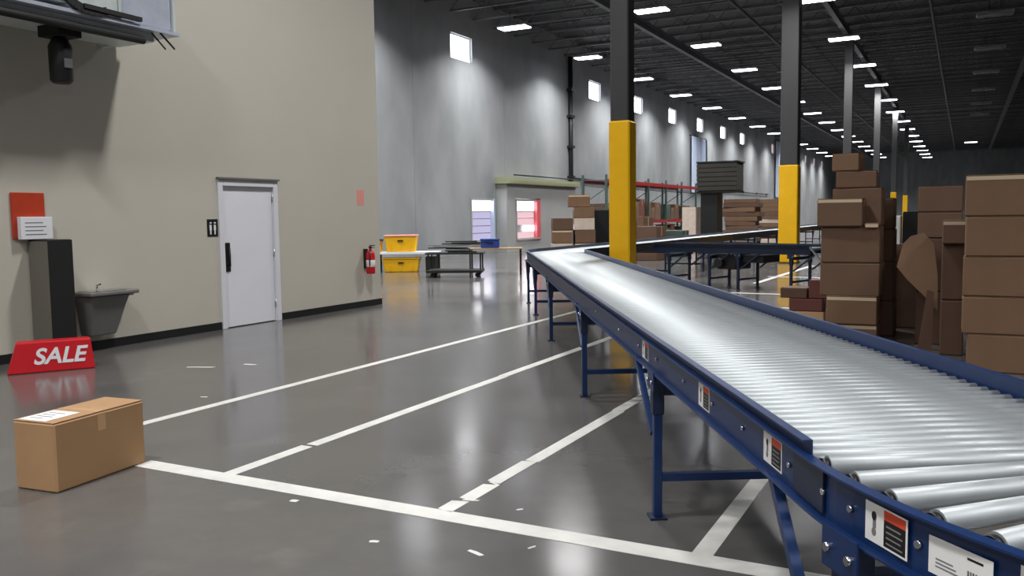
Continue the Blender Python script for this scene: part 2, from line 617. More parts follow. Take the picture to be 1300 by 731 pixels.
# cream office wall with door opening
wall_office = struct_empty('wall_office', 'tall cream painted office wall')
DY0, DY1, DZ = 9.30, 10.46, 2.16
panel(BACK_Y, 13.2, 0, ROOF_Z, [(DY0, DY1, 0, DZ)], OX - .3, OX).build('wall_face', 'office', wall_office)
box_obj('wall_end', 'office', wall_office, WX + .02, OX - .3, 12.9, 13.2, 0, ROOF_Z)
box_obj('door_reveal', 'office', wall_office, OX - .45, OX - .305, DY0 - .3, DY1 + .3, 0, DZ + .3)
bb = struct_empty('baseboard_office', 'black vinyl baseboard along the cream wall')
box_obj('strip', 'baseboard', bb, OX, OX + .014, BACK_Y, DY0 - .05, 0, .11)
box_obj('strip', 'baseboard', bb, OX, OX + .014, DY1 + .05, 13.2, 0, .11)
box_obj('strip', 'baseboard', bb, WX + .02, OX + .014, 13.2, 13.214, 0, .11)

door = struct_empty('door_1', 'white steel door with a long black pull plate in the cream wall')
box_obj('door_leaf', 'door_white', door, OX - .07, OX - .02, DY0 + .06, DY1 - .06, .012, DZ - .06, .003)
fr = MB().box(OX - .2, OX + .03, DY0 - .04, DY0 + .055, 0, DZ + .04).box(OX - .2, OX + .03, DY1 - .055, DY1 + .04, 0, DZ + .04)
fr.box(OX - .2, OX + .03, DY0 + .055, DY1 - .055, DZ - .055, DZ + .04)
fr.build('door_frame', 'frame_white', door, .004)
box_obj('drip_cap', 'grey_plastic', door, OX + .001, OX + .06, DY0 - .05, DY1 + .06, DZ + .042, DZ + .07)
h = box_obj('pull_plate', 'black', door, OX - .019, OX - .009, DY0 + .08, DY0 + .19, .84, 1.27, .003)
hb = MB().cyl((OX + .035, DY0 + .135, .92), (OX + .035, DY0 + .135, 1.19), .013, n=10)
hb.cyl((OX - .008, DY0 + .135, .94), (OX + .035, DY0 + .135, .94), .009, n=8).cyl((OX - .008, DY0 + .135, 1.17), (OX + .035, DY0 + .135, 1.17), .009, n=8)
hb.build('grip', 'dark_steel', h)
for z in (.22, 1.02, 1.88):
    MB().cyl((OX - .005, DY1 - .052, z), (OX - .005, DY1 - .052, z + .12), .013, n=8).build('hinge', 'zinc', door)

# ceiling: deck, bar joists, girders
ceiling = structure(box_obj('ceiling', 'ceiling', None, -24, RIGHT_X + .5, BACK_Y - .5, FAR_Y + .5, ROOF_Z, ROOF_Z + .2))
JX0, JX1, JZ0, JZ1 = WX + .03, 22.0, 10.0, 10.78
jm = MB()
jm.box(JX0, JX1, -.05, .05, JZ0 - .035, JZ0 + .035).box(JX0, JX1, -.06, .06, JZ1, JZ1 + .08)
nw = int((JX1 - JX0) / .75)
for i in range(nw):
    a, b = JX0 + i * .75, JX0 + (i + 1) * .75
    z0, z1 = (JZ0, JZ1) if i % 2 == 0 else (JZ1, JZ0)
    jm.bar((a, 0, z0), (b, 0, z1), .04, .03)
jmesh = jm.mesh('joist', 'joist')
y = 13.9
while y < 140:
    link('joist', jmesh, ceiling, (0, y, 0))
    y += 1.9 if y < 80 else 3.8
for x in (-12.6, -4.98, 2.7, 10.4):
    g = MB().box(x - .1, x + .1, 13.4, 148, 9.62, 9.68).box(x - .1, x + .1, 13.4, 148, 9.92, 9.98)
    g.box(x - .012, x + .012, 13.4, 148, 9.68, 9.92)
    g.build('girder', 'joist', ceiling)
# sprinkler main
MB().cyl((-8.2, 13.6, 9.75), (-8.2, 148, 9.75), .06, n=8).build('sprinkler_pipe', 'joist', ceiling)
MB().cyl((-1.4, 13.6, 9.75), (-1.4, 148, 9.75), .06, n=8).build('sprinkler_pipe', 'joist', ceiling)

# columns
for (x, y, w, lab) in ((-4.98, 13.5, .33, 'steel column with yellow lower guard rising beside the near roller conveyor'),
                       (-5.0, 28.9, .56, 'wide steel column with yellow lower guard behind the blue spur conveyor'),
                       (-5.0, 44.1, .4, 'dark grey column rising behind the tall stack of brown boxes'),
                       (-5.0, 59.3, .4, 'slim dark column second in line behind the brown box stack'),
                       (-5.0, 74.5, .4, 'far column with yellow guard showing in the gap between box stacks'),
                       (-5.0, 89.7, .4, 'furthest thin column at the distant end of the aisle')):
    c = thing('steel_column', lab, 'column', (x, y, 0), 0, 'column row')
    box_obj('post', 'column', c, -w / 2 + .01, w / 2 - .01, -w / 2 + .01, w / 2 - .01, .02, 9.6, .02)
    g = MB()
    t = .012
    g.box(-w / 2 - t, w / 2 + t, -w / 2 - t, w / 2 + t, .02, 3.12)
    g.build('guard', 'yellow', c, .025)
    box_obj('base_plate', 'column', c, -w / 2 - .03, w / 2 + .03, -w / 2 - .03, w / 2 + .03, 0, .02)
    box_obj('cap_plate', 'column', c, -w / 2 - .06, w / 2 + .06, -w / 2 - .06, w / 2 + .06, 9.6, 9.62)

# ------------------------------------------------------------------ ceiling lamps
LZ = 9.3
housing = MB().box(-.66, .66, -.34, .34, .03, .11).box(-.25, .25, -.12, .12, .11, .2).mesh('housing', 'lamp_body', .012)
diff_on = MB().box(-.62, .62, -.3, .3, 0, .03).mesh('diffuser', 'lamp_on')
diff_off = MB().box(-.62, .62, -.3, .3, 0, .03).mesh('diffuser', 'lamp_off')
cord = MB().cyl((0, 0, .2), (0, 0, .7), .01, n=6).mesh('hanger', 'dark_steel')
lamp_light = bpy.data.lights.new('lamp_light', 'AREA')
lamp_light.shape = 'RECTANGLE'
lamp_light.size, lamp_light.size_y = 1.2, .58
lamp_light.energy = LAMP_POWER
lamp_light.color = (1.0, 0.985, 0.955)
lamp_light.spread = math.radians(140)


def lamp(x, y, lit, label, group):
    t = thing('ceiling_lamp', label, 'lamp', (x, y, LZ), 0, group)
    link('housing', housing, t)
    link('diffuser', diff_on if lit else diff_off, t)
    link('hanger', cord, t, (-.2, 0, -.0))
    link('hanger', cord, t, (.2, 0, -.0))
    if lit:
        l = bpy.data.objects.new('lamp_light', lamp_light)
        COL.objects.link(l)
        l.parent = t
        l.location = (0, 0, -.015)


ordn = ['nearest', 'second', 'third', 'fourth', 'fifth', 'sixth', 'seventh', 'eighth', 'ninth', 'tenth', 'eleventh', 'twelfth',
        'thirteenth', 'fourteenth', 'fifteenth', 'sixteenth', 'seventeenth']
for k in range(-2, 14):
    y = 32.3 + 7.87 * k
    if k < 0:
        lamp(-16.6, y, True, 'lit lamp of the wall row, hidden above the view', 'lamps above the view')
        lamp(-10.75, y, True, 'lit lamp of the inner row, hidden above the view', 'lamps above the view')
    else:
        lamp(-16.6, y, True, '%s lit ceiling lamp in the row along the concrete wall' % ordn[k], 'lit lamps along the concrete wall')
        lamp(-10.75, y, True, '%s lit ceiling lamp in the row inward from the wall row' % ordn[k], 'lit lamps of the inner row')
for k in range(-5, 14):
    y = 33.8 + 8.1 * k
    if k < 0:
        lamp(-5.0, y - .4, True, 'lit lamp of the column row, hidden above the view', 'lamps above the view')
    else:
        lamp(-5.0, y, True, '%s lit ceiling lamp in the row over the columns' % ordn[k], 'lit lamps over the columns')
for k in range(0, 6):
    lamp(.85, 40.0 + 8.1 * k, False, '%s unlit lamp in the dark row over the box stacks' % ordn[k], 'unlit lamps of the dark row')
for y in (3.6, -4.5, -12.6):  # unseen fill lamps added to brighten the near area and shaded faces
    if y < 0:
        lamp(.85, y, True, 'added fill lamp behind the viewpoint, out of view', 'lamps above the view')
    lamp(6.7, y, True, 'added fill lamp behind the viewpoint, out of view', 'lamps above the view')
    lamp(12.5, y, True, 'added fill lamp behind the viewpoint, out of view', 'lamps above the view')
lamp(.4, 112.0, True, 'single lit lamp far back in the dark row over the boxes', 'unlit lamps of the dark row')


# ------------------------------------------------------------------ conveyors
U = Vector((-.497, .868, 0)).normalized()
N = Vector((.868, .497, 0)).normalized()
ANG = math.atan2(U.y, U.x)
ROLL_Z = .905          # top of the rollers
RAIL = [(.0, .77), (.034, .77), (.034, .775), (.005, .775), (.005, .914), (.034, .914), (.034, .92), (.0, .92)]
GUARD = [(.0, .92), (.004, .92), (.004, .958), (.030, .958), (.030, .963), (.0, .963)]


def support(parent, x, hw, brace, leg_w=.055, rail_mat='blue', brace_dir=1):
    """a pair of legs with crossbars; hw: half width"""
    for s in (1, -1):
        yy = s * (hw - .028)
        lg = MB().box(x - leg_w / 2, x + leg_w / 2, yy - .022, yy + .022, .012, .768)
        lg = lg.build('leg', rail_mat, parent, .004)
        MB().box(x - .05, x + .05, yy - .045, yy + .045, 0, .012).build('foot_plate', 'blue_dark', lg)
        sl = MB().box(x - leg_w / 2 - .008, x + leg_w / 2 + .008, yy - .03, yy + .03, .56, .7701)
        sl.build('leg_sleeve', 'blue_dark', lg, .003)
        pl = MB().box(x - .075, x + .075, yy + s * .031, yy + s * .037, .69, .79)
        pl.build('bracket', rail_mat, lg)
        for bx in (-.05, .05):
            MB().cyl((x + bx, yy + s * .037, .735), (x + bx, yy + s * .047, .735), .010, n=8).build('bolt', 'bolt', lg)
        if brace:
            MB().bar((x + brace_dir * .05, yy + s * .012, .44), (x + brace_dir * .5, yy + s * .012, .775), .03, .03).build('knee_brace', rail_mat, parent)
    MB().box(x - .02, x + .02, -hw + .05, hw - .05, .20, .24).build('crossbar', rail_mat, parent)
    MB().box(x - .025, x + .025, -hw + .05, hw - .05, .66, .72).build('crossbar', 'blue_dark', parent)


def straight(name, label, start, ang, length, hw, supports, pitch=.0762, rad=.0235, single=300, group=None, guard=(True, True), guard_from=(0, 0), rail_mat='blue', brace=True):
    t = thing(name, label, 'conveyor', (start.x, start.y, 0), ang, group)
    for s in (1, -1):
        side = Vector((0, s, 0))
        MB().sweep(RAIL, [(Vector((0, s * (hw - .034), 0)), side), (Vector((length, s * (hw - .034), 0)), side)]).build('side_rail', rail_mat, t)
        gi = 0 if s == 1 else 1
        if guard[gi]:
            MB().sweep(GUARD, [(Vector((guard_from[gi], s * (hw - .034), 0)), side), (Vector((length, s * (hw - .034), 0)), side)]).build('guard', rail_mat, t)
    rl = hw - .045
    rm = MB().cyl((0, -rl, 0), (0, rl, 0), rad, n=14)
    rm.cyl((0, -rl - .008, 0), (0, -rl, 0), .012, n=8).cyl((0, rl, 0), (0, rl + .008, 0), .012, n=8)
    rmesh = rm.mesh('roller', 'roller')
    n = int(length / pitch)
    z = ROLL_Z - rad
    for i in range(min(n, single)):
        link('roller', rmesh, t, (pitch * (i + .5), 0, z))
    if n > single:
        mb = MB()
        for i in range(single, n):
            mb.cyl((pitch * (i + .5), -rl, z), (pitch * (i + .5), rl, z), rad, n=8, caps=False)
        o = mb.build('roller_bed', 'roller', t)
        o['kind'] = 'stuff'
    for x in supports:
        support(t, x, hw, brace, rail_mat=rail_mat)
    # tie rods and bed spreaders below the rollers
    x = .6
    while x < length and brace:
        MB().box(x - .015, x + .015, -hw + .04, hw - .04, .785, .83).build('spreader', 'blue_dark', t)
        x += 1.5
    return t


def arc_frames(c, r, out, a0, e0, e1, n):
    """points on an arc: c + r*(e0 cos a + e1 sin a)"""
    fr = []
    for i in range(n + 1):
        a = a0 * i / n
        d = e0 * math.cos(a) + e1 * math.sin(a)
        fr.append((c + d * r, d * out))
    return fr


def curve(name, label, c, rin, rout, sweep_ang, e0, e1, step, r_out, r_in, group=None, guard=True, start_at=None, lift=0.0):
    t = thing(name, label, 'conveyor', (0, 0, 0), 0, group)
    MB().sweep(RAIL, arc_frames(c, rout - .034, 1, sweep_ang, e0, e1, 24)).build('side_rail', 'blue', t)
    MB().sweep(RAIL, arc_frames(c, rin + .034, -1, sweep_ang, e0, e1, 24)).build('side_rail', 'blue', t)
    if guard:
        MB().sweep(GUARD, arc_frames(c, rout - .034, 1, sweep_ang, e0, e1, 24)).build('guard', 'blue', t)
        MB().sweep(GUARD, arc_frames(c, rin + .034, -1, sweep_ang, e0, e1, 24)).build('guard', 'blue', t)
    a = step * .55 if start_at is None else start_at
    L = rout - rin
    while a < sweep_ang - step * .3:
        d = e0 * math.cos(a) + e1 * math.sin(a)
        p0 = c + d * (rin + .06)
        p1 = c + d * (rout - .062)
        p0.z, p1.z = ROLL_Z + lift - r_in, ROLL_Z + lift - r_out
        r = MB().cyl(p0, p1, r_in, r_out, n=24).build('roller', 'roller', t)
        q = p1 + (p1 - p0).normalized() * .018
        MB().cyl(p1, q, r_out * .8, n=16).build('bearing', 'bearing', r)
        MB().cyl(q, q + (q - p1) * .45, .009, n=6).build('axle', 'zinc', r)
        a += step
    return t


HW = .575
S0, S1 = 2.36, 16.3
CC = 1.475
p_start = U * S0 + N * CC
main = straight('roller_conveyor', 'long straight blue conveyor with silver rollers crossing the foreground floor', p_start, ANG, S1 - S0, HW,
                [x - S0 for x in (4.45, 7.57, 11.05, 14.0, 16.0)], guard_from=(0.0, 0.0))


# warning stickers on the camera-side rail of the straight section
def sticker(parent, T, w, h, kind):
    """built in a local frame: x along, z up, y out of the rail"""
    def pc(name, m, x0, x1, z0, z1, d, par):
        return MB().box(x0, x1, 0, d, z0, z1, T).build(name, m, par)
    base = pc('sticker', 'paper', 0, w, 0, h, .0012, parent)
    if kind == 'warning':
        pc('print_panel', 'label_black', w * .46, w * .96, h * .06, h * .72, .0018, base)
        pc('print_header', 'orange', w * .46, w * .96, h * .72, h * .96, .0018, base)
        for i in range(4):
            pc('print_line', 'print', w * .52, w * (.86 if i % 2 else .9), h * (.14 + .14 * i), h * (.18 + .14 * i), .0024, base)
        # pictogram: a hand above a roller pair
        for (cx, cz, r) in ((.22, .28, .11), (.22, .68, .12)):
            mb = MB()
            pts = []
            for i in range(12):
                a = 2 * math.pi * i / 12
                pts.append(T @ Vector((w * cx + r * h * math.cos(a) * .8, .0013, h * cz + r * h * math.sin(a))))
            dv = (T.to_3x3() @ Vector((0, .0008, 0)))
            mb.poly(pts, dv).build('pictogram', 'label_black' if cz > .5 else 'print', base)
        pc('pictogram', 'print', w * .19, w * .27, h * .38, h * .6, .002, base)
    else:
        pc('print_block', 'barcode', w * .62, w * .88, h * .14, h * .5, .0018, base)
        for i in range(3):
            pc('print_line', 'print', w * .12, w * (.5 - .05 * i), h * (.22 + .1 * i), h * (.26 + .1 * i), .0018, base)
        pc('print_line', 'label_black', w * .62, w * .86, h * .78, h * .84, .0018, base)
    return base


def rail_T(along):   # sticker frame on main's near rail web; +x runs towards the camera end
    return Matrix(((-1, 0, 0, along), (0, 1, 0, HW - .0288), (0, 0, 1, .795), (0, 0, 0, 1)))


sticker(main, rail_T(2.76 - S0), .17, .098, 'warning')
sticker(main, rail_T(3.60 - S0), .17, .098, 'warning')
sticker(main, rail_T(4.86 - S0), .17, .098, 'warning')
for x in (.16, .62, 1.02, 1.5, 2.1, 2.6, 3.3, 4.4, 5.5):
    MB().cyl((x, HW - .0289, .845), (x, HW - .02, .845), .009, n=8).build('bolt', 'bolt', main)
# splice plate at the joint with the curve
MB().box(-.10, .12, HW - .0288, HW - .023, .785, .905).build('splice_plate', 'blue_dark', main)

# near curve
CN = U * S0 + N * (.9 + 1.8)
near = curve('curved_conveyor', 'curved blue conveyor end with widely spaced silver rollers closest to the camera', CN, .65, 1.8, math.radians(62), -N, -U,
             math.radians(5.0), .030, .021, guard=False, start_at=math.radians(1.2), lift=.022)


def arc_T(a, z):
    d = (-N) * math.cos(a) + (-U) * math.sin(a)       # outward
    tan = (-N) * -math.sin(a) + (-U) * math.cos(a)     # towards the camera end
    p = CN + d * (1.8 - .0288)
    return Matrix(((tan.x, d.x, 0, p.x), (tan.y, d.y, 0, p.y), (0, 0, 1, z), (0, 0, 0, 1)))


sticker(near, arc_T(math.radians(9.6), .793), .16, .098, 'warning')
sticker(near, arc_T(math.radians(16.6), .793), .17, .085, 'barcode')
sticker(near, arc_T(math.radians(23.8), .793), .16, .098, 'warning')
for a in (3.0, 7.6, 15.7, 22.9):
    T = arc_T(math.radians(a), .845)
    MB().cyl(T @ Vector((0, 0, 0)), T @ Vector((0, .009, 0)), .010, n=8).build('bolt', 'bolt', near)


def curve_leg(a, par, brace=True):
    d = (-N) * math.cos(a) + (-U) * math.sin(a)
    tan = (-N) * -math.sin(a) + (-U) * math.cos(a)
    for r, s in ((1.8 - .028, 1), (.65 + .028, -1)):
        p = CN + d * r
        T = Matrix(((tan.x, d.x, 0, p.x), (tan.y, d.y, 0, p.y), (0, 0, 1, 0), (0, 0, 0, 1)))
        lg = MB().box(-.036, .036, -.026, .026, .012, .766, T).build('leg', 'blue', par, .004)
        MB().box(-.06, .06, -.05, .05, 0, .012, T).build('foot_plate', 'blue_dark', lg)
        MB().box(-.046, .046, -.034, .034, .50, .769, T).build('leg_sleeve', 'blue_dark', lg, .003)
        MB().box(-.08, .08, s * .035, s * .041, .68, .79, T).build('bracket', 'blue', lg)
        for bx, bz in ((-.05, .735), (.05, .735), (0, .60)):
            MB().cyl(T @ Vector((bx, s * .034, bz)), T @ Vector((bx, s * .052, bz)), .012, n=8).build('bolt', 'bolt', lg)
    q0, q1 = CN + d * (.65 + .07), CN + d * (1.8 - .07)
    for z, w in ((.22, .04), (.66, .05)):
        q0.z = q1.z = z
        MB().bar(q0, q1, w, .04).build('crossbar', 'blue', par)


curve_leg(math.radians(8.0), near)
curve_leg(math.radians(52.0), near)
pa = CN + (-N) * (1.8 - .028)
pb = pa + U * .30
pa.z, pb.z = .22, .775
pa = pa + (-U) * .19
MB().bar(pa, pb, .032, .032).build('knee_brace', 'blue', near)

# far curve and the long line running down the hall
CF = U * S1 + N * 2.7
TURN = ANG - math.pi / 2
curve('curved_conveyor', 'blue conveyor bend where the foreground line turns down the hall', CF, .65, 1.8, TURN, -N, U, math.radians(2.75), .0235, .0085)
a_start = CF + Vector((-1.225, 0, 0))
straight('roller_conveyor', 'long far conveyor with shining roller bed running away down the hall', a_start, math.pi / 2, 40.0, HW,
         [2.2, 5.2, 8.4, 11.6, 15, 19, 23, 28, 33, 38], single=110, rail_mat='blue_dark')
b0, b1 = Vector((-6.15, 19.35, 0)), Vector((-2.55, 18.15, 0))
bd = (b1 - b0)
spur = straight('spur_conveyor', 'short dark blue spur conveyor crossing in front of the wide yellow column', b0, math.atan2(bd.y, bd.x), bd.length, .42,
                [.45, 1.5, 2.2, 3.4], rail_mat='blue_dark', guard=(True, True))
du = box_obj('drive_unit', 'black', spur, 1.62, 2.1, -.3, .3, .42, .76, .02)
MB().cyl((1.72, -.31, .56), (1.72, -.42, .56), .1, n=16).build('pulley', 'dark_steel', du)
MB().cyl((1.86, .31, .52), (1.86, .40, .52), .09, n=16).build('pulley', 'dark_steel', du)
box_obj('belt_guard', 'dark_steel', spur, 2.28, 2.75, -.34, .34, .58, .74, .01)
# tilted end stop of the spur
MB().bar((bd.length, -.40, .93), (bd.length + .28, -.40, .6), .04, .03).build('end_stop', 'zinc', spur)
MB().bar((bd.length, .40, .93), (bd.length + .28, .40, .6), .04, .03).build('end_stop', 'zinc', spur)
MB().bar((bd.length + .28, -.42, .6), (bd.length + .28, .42, .6), .04, .03).build('end_stop', 'zinc', spur)

# ------------------------------------------------------------------ cartons
def carton(label, x0, x1, y0, y1, z0, z1, m='card', group=None, rz=0.0, tape=True, lip=False, name='carton', paper=None, cat='box'):
    cx, cy = (x0 + x1) / 2, (y0 + y1) / 2
    w, d, h = x1 - x0, y1 - y0, z1 - z0 - .0022
    t = thing(name, label, cat, (cx, cy, z0), rz, group)
    b = MB().box(-w / 2, w / 2, -d / 2, d / 2, 0, h - .004)
    b.build('body', m, t, min(.012, h * .06))
    # two top flaps meeting at a seam
    g = .004
    MB().box(-w / 2 + .006, w / 2 - .006, -d / 2 + .004, -g, h - .004, h).build('flap', m, t)
    MB().box(-w / 2 + .006, w / 2 - .006, g, d / 2 - .004, h - .004, h).build('flap', m, t)
    if tape:
        tp = MB().box(-w / 2 + .008, w / 2 - .008, -.03, .03, h, h + .0012)
        tp.box(w / 2, w / 2 + .0012, -.03, .03, h * .72, h - .012)
        tp.box(-w / 2 - .0012, -w / 2, -.03, .03, h * .72, h - .012)
        tp.build('tape', 'tape', t)
    if lip:      # strip of shiny tape along the front top edge
        lp = MB().box(-w / 2 + .01, w / 2 - .01, -d / 2 - .0015, -d / 2, h - .05, h - .012)
        lp.box(-w / 2 + .01, w / 2 - .01, -d / 2 + .008, -d / 2 + .06, h, h + .001)
        lp.build('edge_tape', 'tape_clear', t)
    if paper:
        a0, a1, c0, c1 = paper
        pp = MB().box(a0, a1, c0, c1, h + .0012, h + .0024).build('shipping_label', 'paper', t)
        for i in range(4):
            yy = c0 + (c1 - c0) * (.2 + .18 * i)
            MB().box(a0 + (a1 - a0) * .15, a0 + (a1 - a0) * (.75 if i % 2 else .6), yy, yy + (c1 - c0) * .05, h + .0024, h + .003).build('print_line', 'print', pp)
    return t


# lone carton on the floor by the bay lines
t = carton('lone brown carton with white shipping label standing on the open floor', -5.09, -4.755, 3.17, 3.87, 0, .425, 'card_light', rz=math.radians(6.3), paper=(-.14, .08, -.33, -.08))

# tall stack left of the aisle
G = 'tall carton stack behind the conveyor'
S = [('bottom carton of the tall leaning stack, half hidden by the conveyor rail', -1.48, -.90, 11.2, 11.75, 0, .24, 'card', 0, True),
     ('second carton from the floor in the tall stack, shiny taped edge on top', -1.49, -.91, 11.18, 11.75, .24, .585, 'card_tan', .02, True),
     ('third carton from the floor in the tall stack, wide dark face', -1.56, -.88, 11.2, 11.8, .585, .99, 'card', -.01, False),
     ('fourth carton up in the tall stack, wide plain face', -1.56, -.89, 11.2, 11.8, .99, 1.43, 'card', .01, False),
     ('carton with pale taped top edge at the upper front of the tall stack', -1.60, -1.08, 11.15, 11.48, 1.43, 1.77, 'card', -.02, True),
     ('large back carton of the tall stack under the two top ones', -1.47, -.90, 11.5, 12.0, 1.43, 1.9, 'card', 0, False),
     ('flat carton just below the very top of the tall stack', -1.44, -.97, 11.5, 11.95, 1.9, 2.11, 'card', .04, False),
     ('topmost small carton crowning the tall leaning stack', -1.47, -1.15, 11.5, 11.85, 2.11, 2.33, 'card_tan', -.1, False)]
for lab, x0, x1, y0, y1, z0, z1, m, r, lip in S:
    carton(lab, x0, x1, y0, y1, z0, z1, m, G, r, lip=lip)
carton('narrow carton with a pale top edge tucked at the right of the tall stack', -1.06, -.90, 11.16, 11.47, 1.43, 1.47, 'card_tan', G, 0, lip=True)
z = 0
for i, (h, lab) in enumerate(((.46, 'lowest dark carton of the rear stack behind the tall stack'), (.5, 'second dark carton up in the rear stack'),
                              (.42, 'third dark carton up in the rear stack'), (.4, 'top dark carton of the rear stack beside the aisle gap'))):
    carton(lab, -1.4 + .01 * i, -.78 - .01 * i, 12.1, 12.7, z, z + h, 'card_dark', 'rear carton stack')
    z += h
# flat boxes on the floor left of the tall stack
carton('lowest flat box on the floor left of the tall stack', -2.3, -1.78, 13.2, 13.6, 0, .16, 'tape', 'flat boxes on the floor')
carton('dark red flat box in the middle of the low pile beside the tall stack', -2.27, -1.8, 13.2, 13.6, .16, .35, 'card_red', 'flat boxes on the floor')
carton('dark slim box on top of the low floor pile', -2.4, -2.02, 13.2, 13.6, .35, .5, 'card_dark', 'flat boxes on the floor')
carton('reddish upright box at the right of the low floor pile', -2.0, -1.72, 13.22, 13.55, .35, .62, 'card_red', 'flat boxes on the floor')

# five-high stack at the right edge
G = 'five carton stack at the right edge'
for lab, x0, x1, z0, z1, dx in (('bottom carton of the five high stack at the picture edge', .05, .62, 0, .38, 0),
                                ('second carton from the floor in the five high stack', 0.0, .66, .38, .755, .01),
                                ('middle carton of the five high stack', 0.0, .66, .755, 1.15, -.01),
                                ('fourth carton up in the five high stack', 0.01, .67, 1.15, 1.545, .01),
                                ('top carton of the five high stack, lid taped and shining', 0.0, .66, 1.545, 1.95, -.005)):
    carton(lab, x0, x1, 9.7, 10.25, z0, z1, 'card_tan', G, dx, lip=z1 > 1.9)

# cartons between the two stacks
G = 'cartons in the gap between stacks'
z = 0
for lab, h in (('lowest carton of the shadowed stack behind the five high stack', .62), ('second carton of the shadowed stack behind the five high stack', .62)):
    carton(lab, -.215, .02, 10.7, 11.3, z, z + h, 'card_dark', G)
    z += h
carton('carton with pale pinkish top edge left of the five high stack', -.215, .02, 10.62, 11.1, 1.242, 1.5, 'card', G, lip=True)
z = 0
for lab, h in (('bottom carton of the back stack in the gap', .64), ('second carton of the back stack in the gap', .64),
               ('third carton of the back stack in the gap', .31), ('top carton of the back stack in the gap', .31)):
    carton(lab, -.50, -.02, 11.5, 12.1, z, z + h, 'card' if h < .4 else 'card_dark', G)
    z += h
# bent cardboard sheet leaning in the gap
sh = thing('cardboard_sheet', 'bent tan cardboard sheet leaning in the gap between the stacks', 'cardboard', (0, 0, 0))
mb = MB()
outline = [(-.70, .95), (-.64, 1.22), (-.56, 1.31), (-.42, 1.35), (-.31, 1.22), (-.26, .85), (-.25, .45), (-.40, .62), (-.58, .80)]
mb.poly([(x, 11.25 - .28 * (1.3 - z) * .6 + .25 * (x + .5) ** 2, z) for x, z in outline], (0, .012, 0))
mb.build('sheet', 'card_tan', sh)
MB().poly([(x, 11.0 - .05 * abs(x + .4), z) for x, z in ((-.45, 0.0), (-.30, 0.0), (-.29, .68), (-.36, .7))], (.0, .012, 0)).build('fold', 'card_dark', sh)
carton('small white box on the dark box in the aisle gap', -.93, -.78, 13.1, 13.4, 1.14, 1.55, 'paper', G, tape=False)
carton('dark grey case beside the white box in the aisle gap', -.76, -.55, 13.1, 13.4, 1.14, 1.60, 'black', G, tape=False, cat='case')
carton('dark brown tall box supporting the white box in the gap', -.95, -.5, 13.05, 13.5, 0, 1.14, 'card_dark', G)

# ------------------------------------------------------------------ things along the cream wall
# red tapered SALE block
sb = thing('sale_sign', 'red tapered block sign with white SALE lettering on the floor', 'sign', (-8.67, 5.885, 0), math.atan2(.71, .46))
L, D, Hh = .845, .26, .33
b = MB()
for z, l, d in ((0, L, D), (Hh, L * .83, D * .7)):
    pass
v = [(-L / 2, 0, 0), (L / 2, 0, 0), (L / 2, D, 0), (-L / 2, D, 0), (-L * .38, .03, Hh), (L * .46, .03, Hh), (L * .46, D - .03, Hh), (-L * .38, D - .03, Hh)]
b.v = [Vector(p) for p in v]
b.f = [(0, 3, 2, 1), (4, 5, 6, 7), (0, 1, 5, 4), (1, 2, 6, 5), (2, 3, 7, 6), (3, 0, 4, 7)]
b.build('block', 'red', sb, .012)
tm = text_mesh('SALE', .235, .003, 'white', .25, .006)
link('lettering', tm, sb, (.075, .0125, .165), (math.radians(90) - math.atan2(.03, Hh), 0, 0))

# black kiosk cabinet
k = thing('kiosk', 'tall black cabinet with grey side standing against the cream wall', 'cabinet', (OX + .02, 6.33, 0))
box_obj('body', 'grey_side', k, 0, .36, 0, .29, 0, 1.39, .008)
box_obj('front_panel', 'black_matte', k, .361, .385, -.005, .295, .03, 1.40, .004)
box_obj('top_cap', 'black', k, .01, .36, .0, .29, 1.391, 1.405)
# red notice board with white paper pocket
nb = thing('notice_board', 'red notice board with a white paper pocket on the cream wall', 'sign', (OX + .001, 6.16, 1.42))
box_obj('board', 'red_sign', nb, 0, .03, 0, .40, 0, .53, .004)
pk = box_obj('pocket', 'white', nb, .031, .10, .05, .44, -.01, .25, .004)
for i in range(4):
    box_obj('print_line', 'print', pk, .1001, .1012, .10, .36 - .04 * (i % 2), .04 + .045 * i, .052 + .045 * i)
# drinking fountain style basin
fb = thing('wall_basin', 'grey tapered wall basin with shiny rim beside the black cabinet', 'basin', (OX + .001, 6.86, 0))
b = MB()
prof = [(.22, .10, .24, .30), (.30, .30, .52, .62), (.36, .36, .60, .70)]
v = []
for z, d, y0, y1 in ((.20, .20, .10, .46), (.56, .30, .05, .54), (.70, .34, .03, .58)):
    v += [(0, y0, z), (d, y0, z), (d, y1, z), (0, y1, z)]
b.v = [Vector(p) for p in v]
b.f = [(0, 3, 2, 1), (8, 9, 10, 11)]
for r in (0, 4):
    for i in range(4):
        j = (i + 1) % 4
        b.f.append((r + i, r + j, r + 4 + j, r + 4 + i))
b.build('body', 'grey_plastic', fb, .012)
box_obj('rim', 'grey_plastic', fb, 0, .39, -.02, .68, .70, .75, .012)
rim = box_obj('basin_top', 'stainless', fb, .05, .35, .05, .52, .751, .757, .003)
MB().cyl((.08, .30, .757), (.08, .30, .82), .012, n=8).cyl((.08, .30, .815), (.15, .30, .83), .010, n=8).build('spout', 'stainless', fb)
box_obj('lever', 'grey_plastic', fb, .12, .2, .68, .75, .66, .71, .01)
# restroom style sign left of the door
ds = thing('door_sign', 'small dark sign with white figures left of the white door', 'sign', (OX + .001, 9.05, 1.37))
box_obj('plate', 'black', ds, 0, .008, 0, .2, 0, .25, .003)
for yy in (.06, .14):
    p = MB().lathe([(.001, 0), (.016, .006), (.016, .022), (.001, .028)], (0, 0, 0), 10)
    o = p.build('figure', 'white', ds)
    o.location = (.01, yy, .18)
    MB().box(.008, .0095, yy - .02, yy + .02, .09, .17).box(.008, .0095, yy - .012, yy + .012, .03, .09).build('figure', 'white', ds)
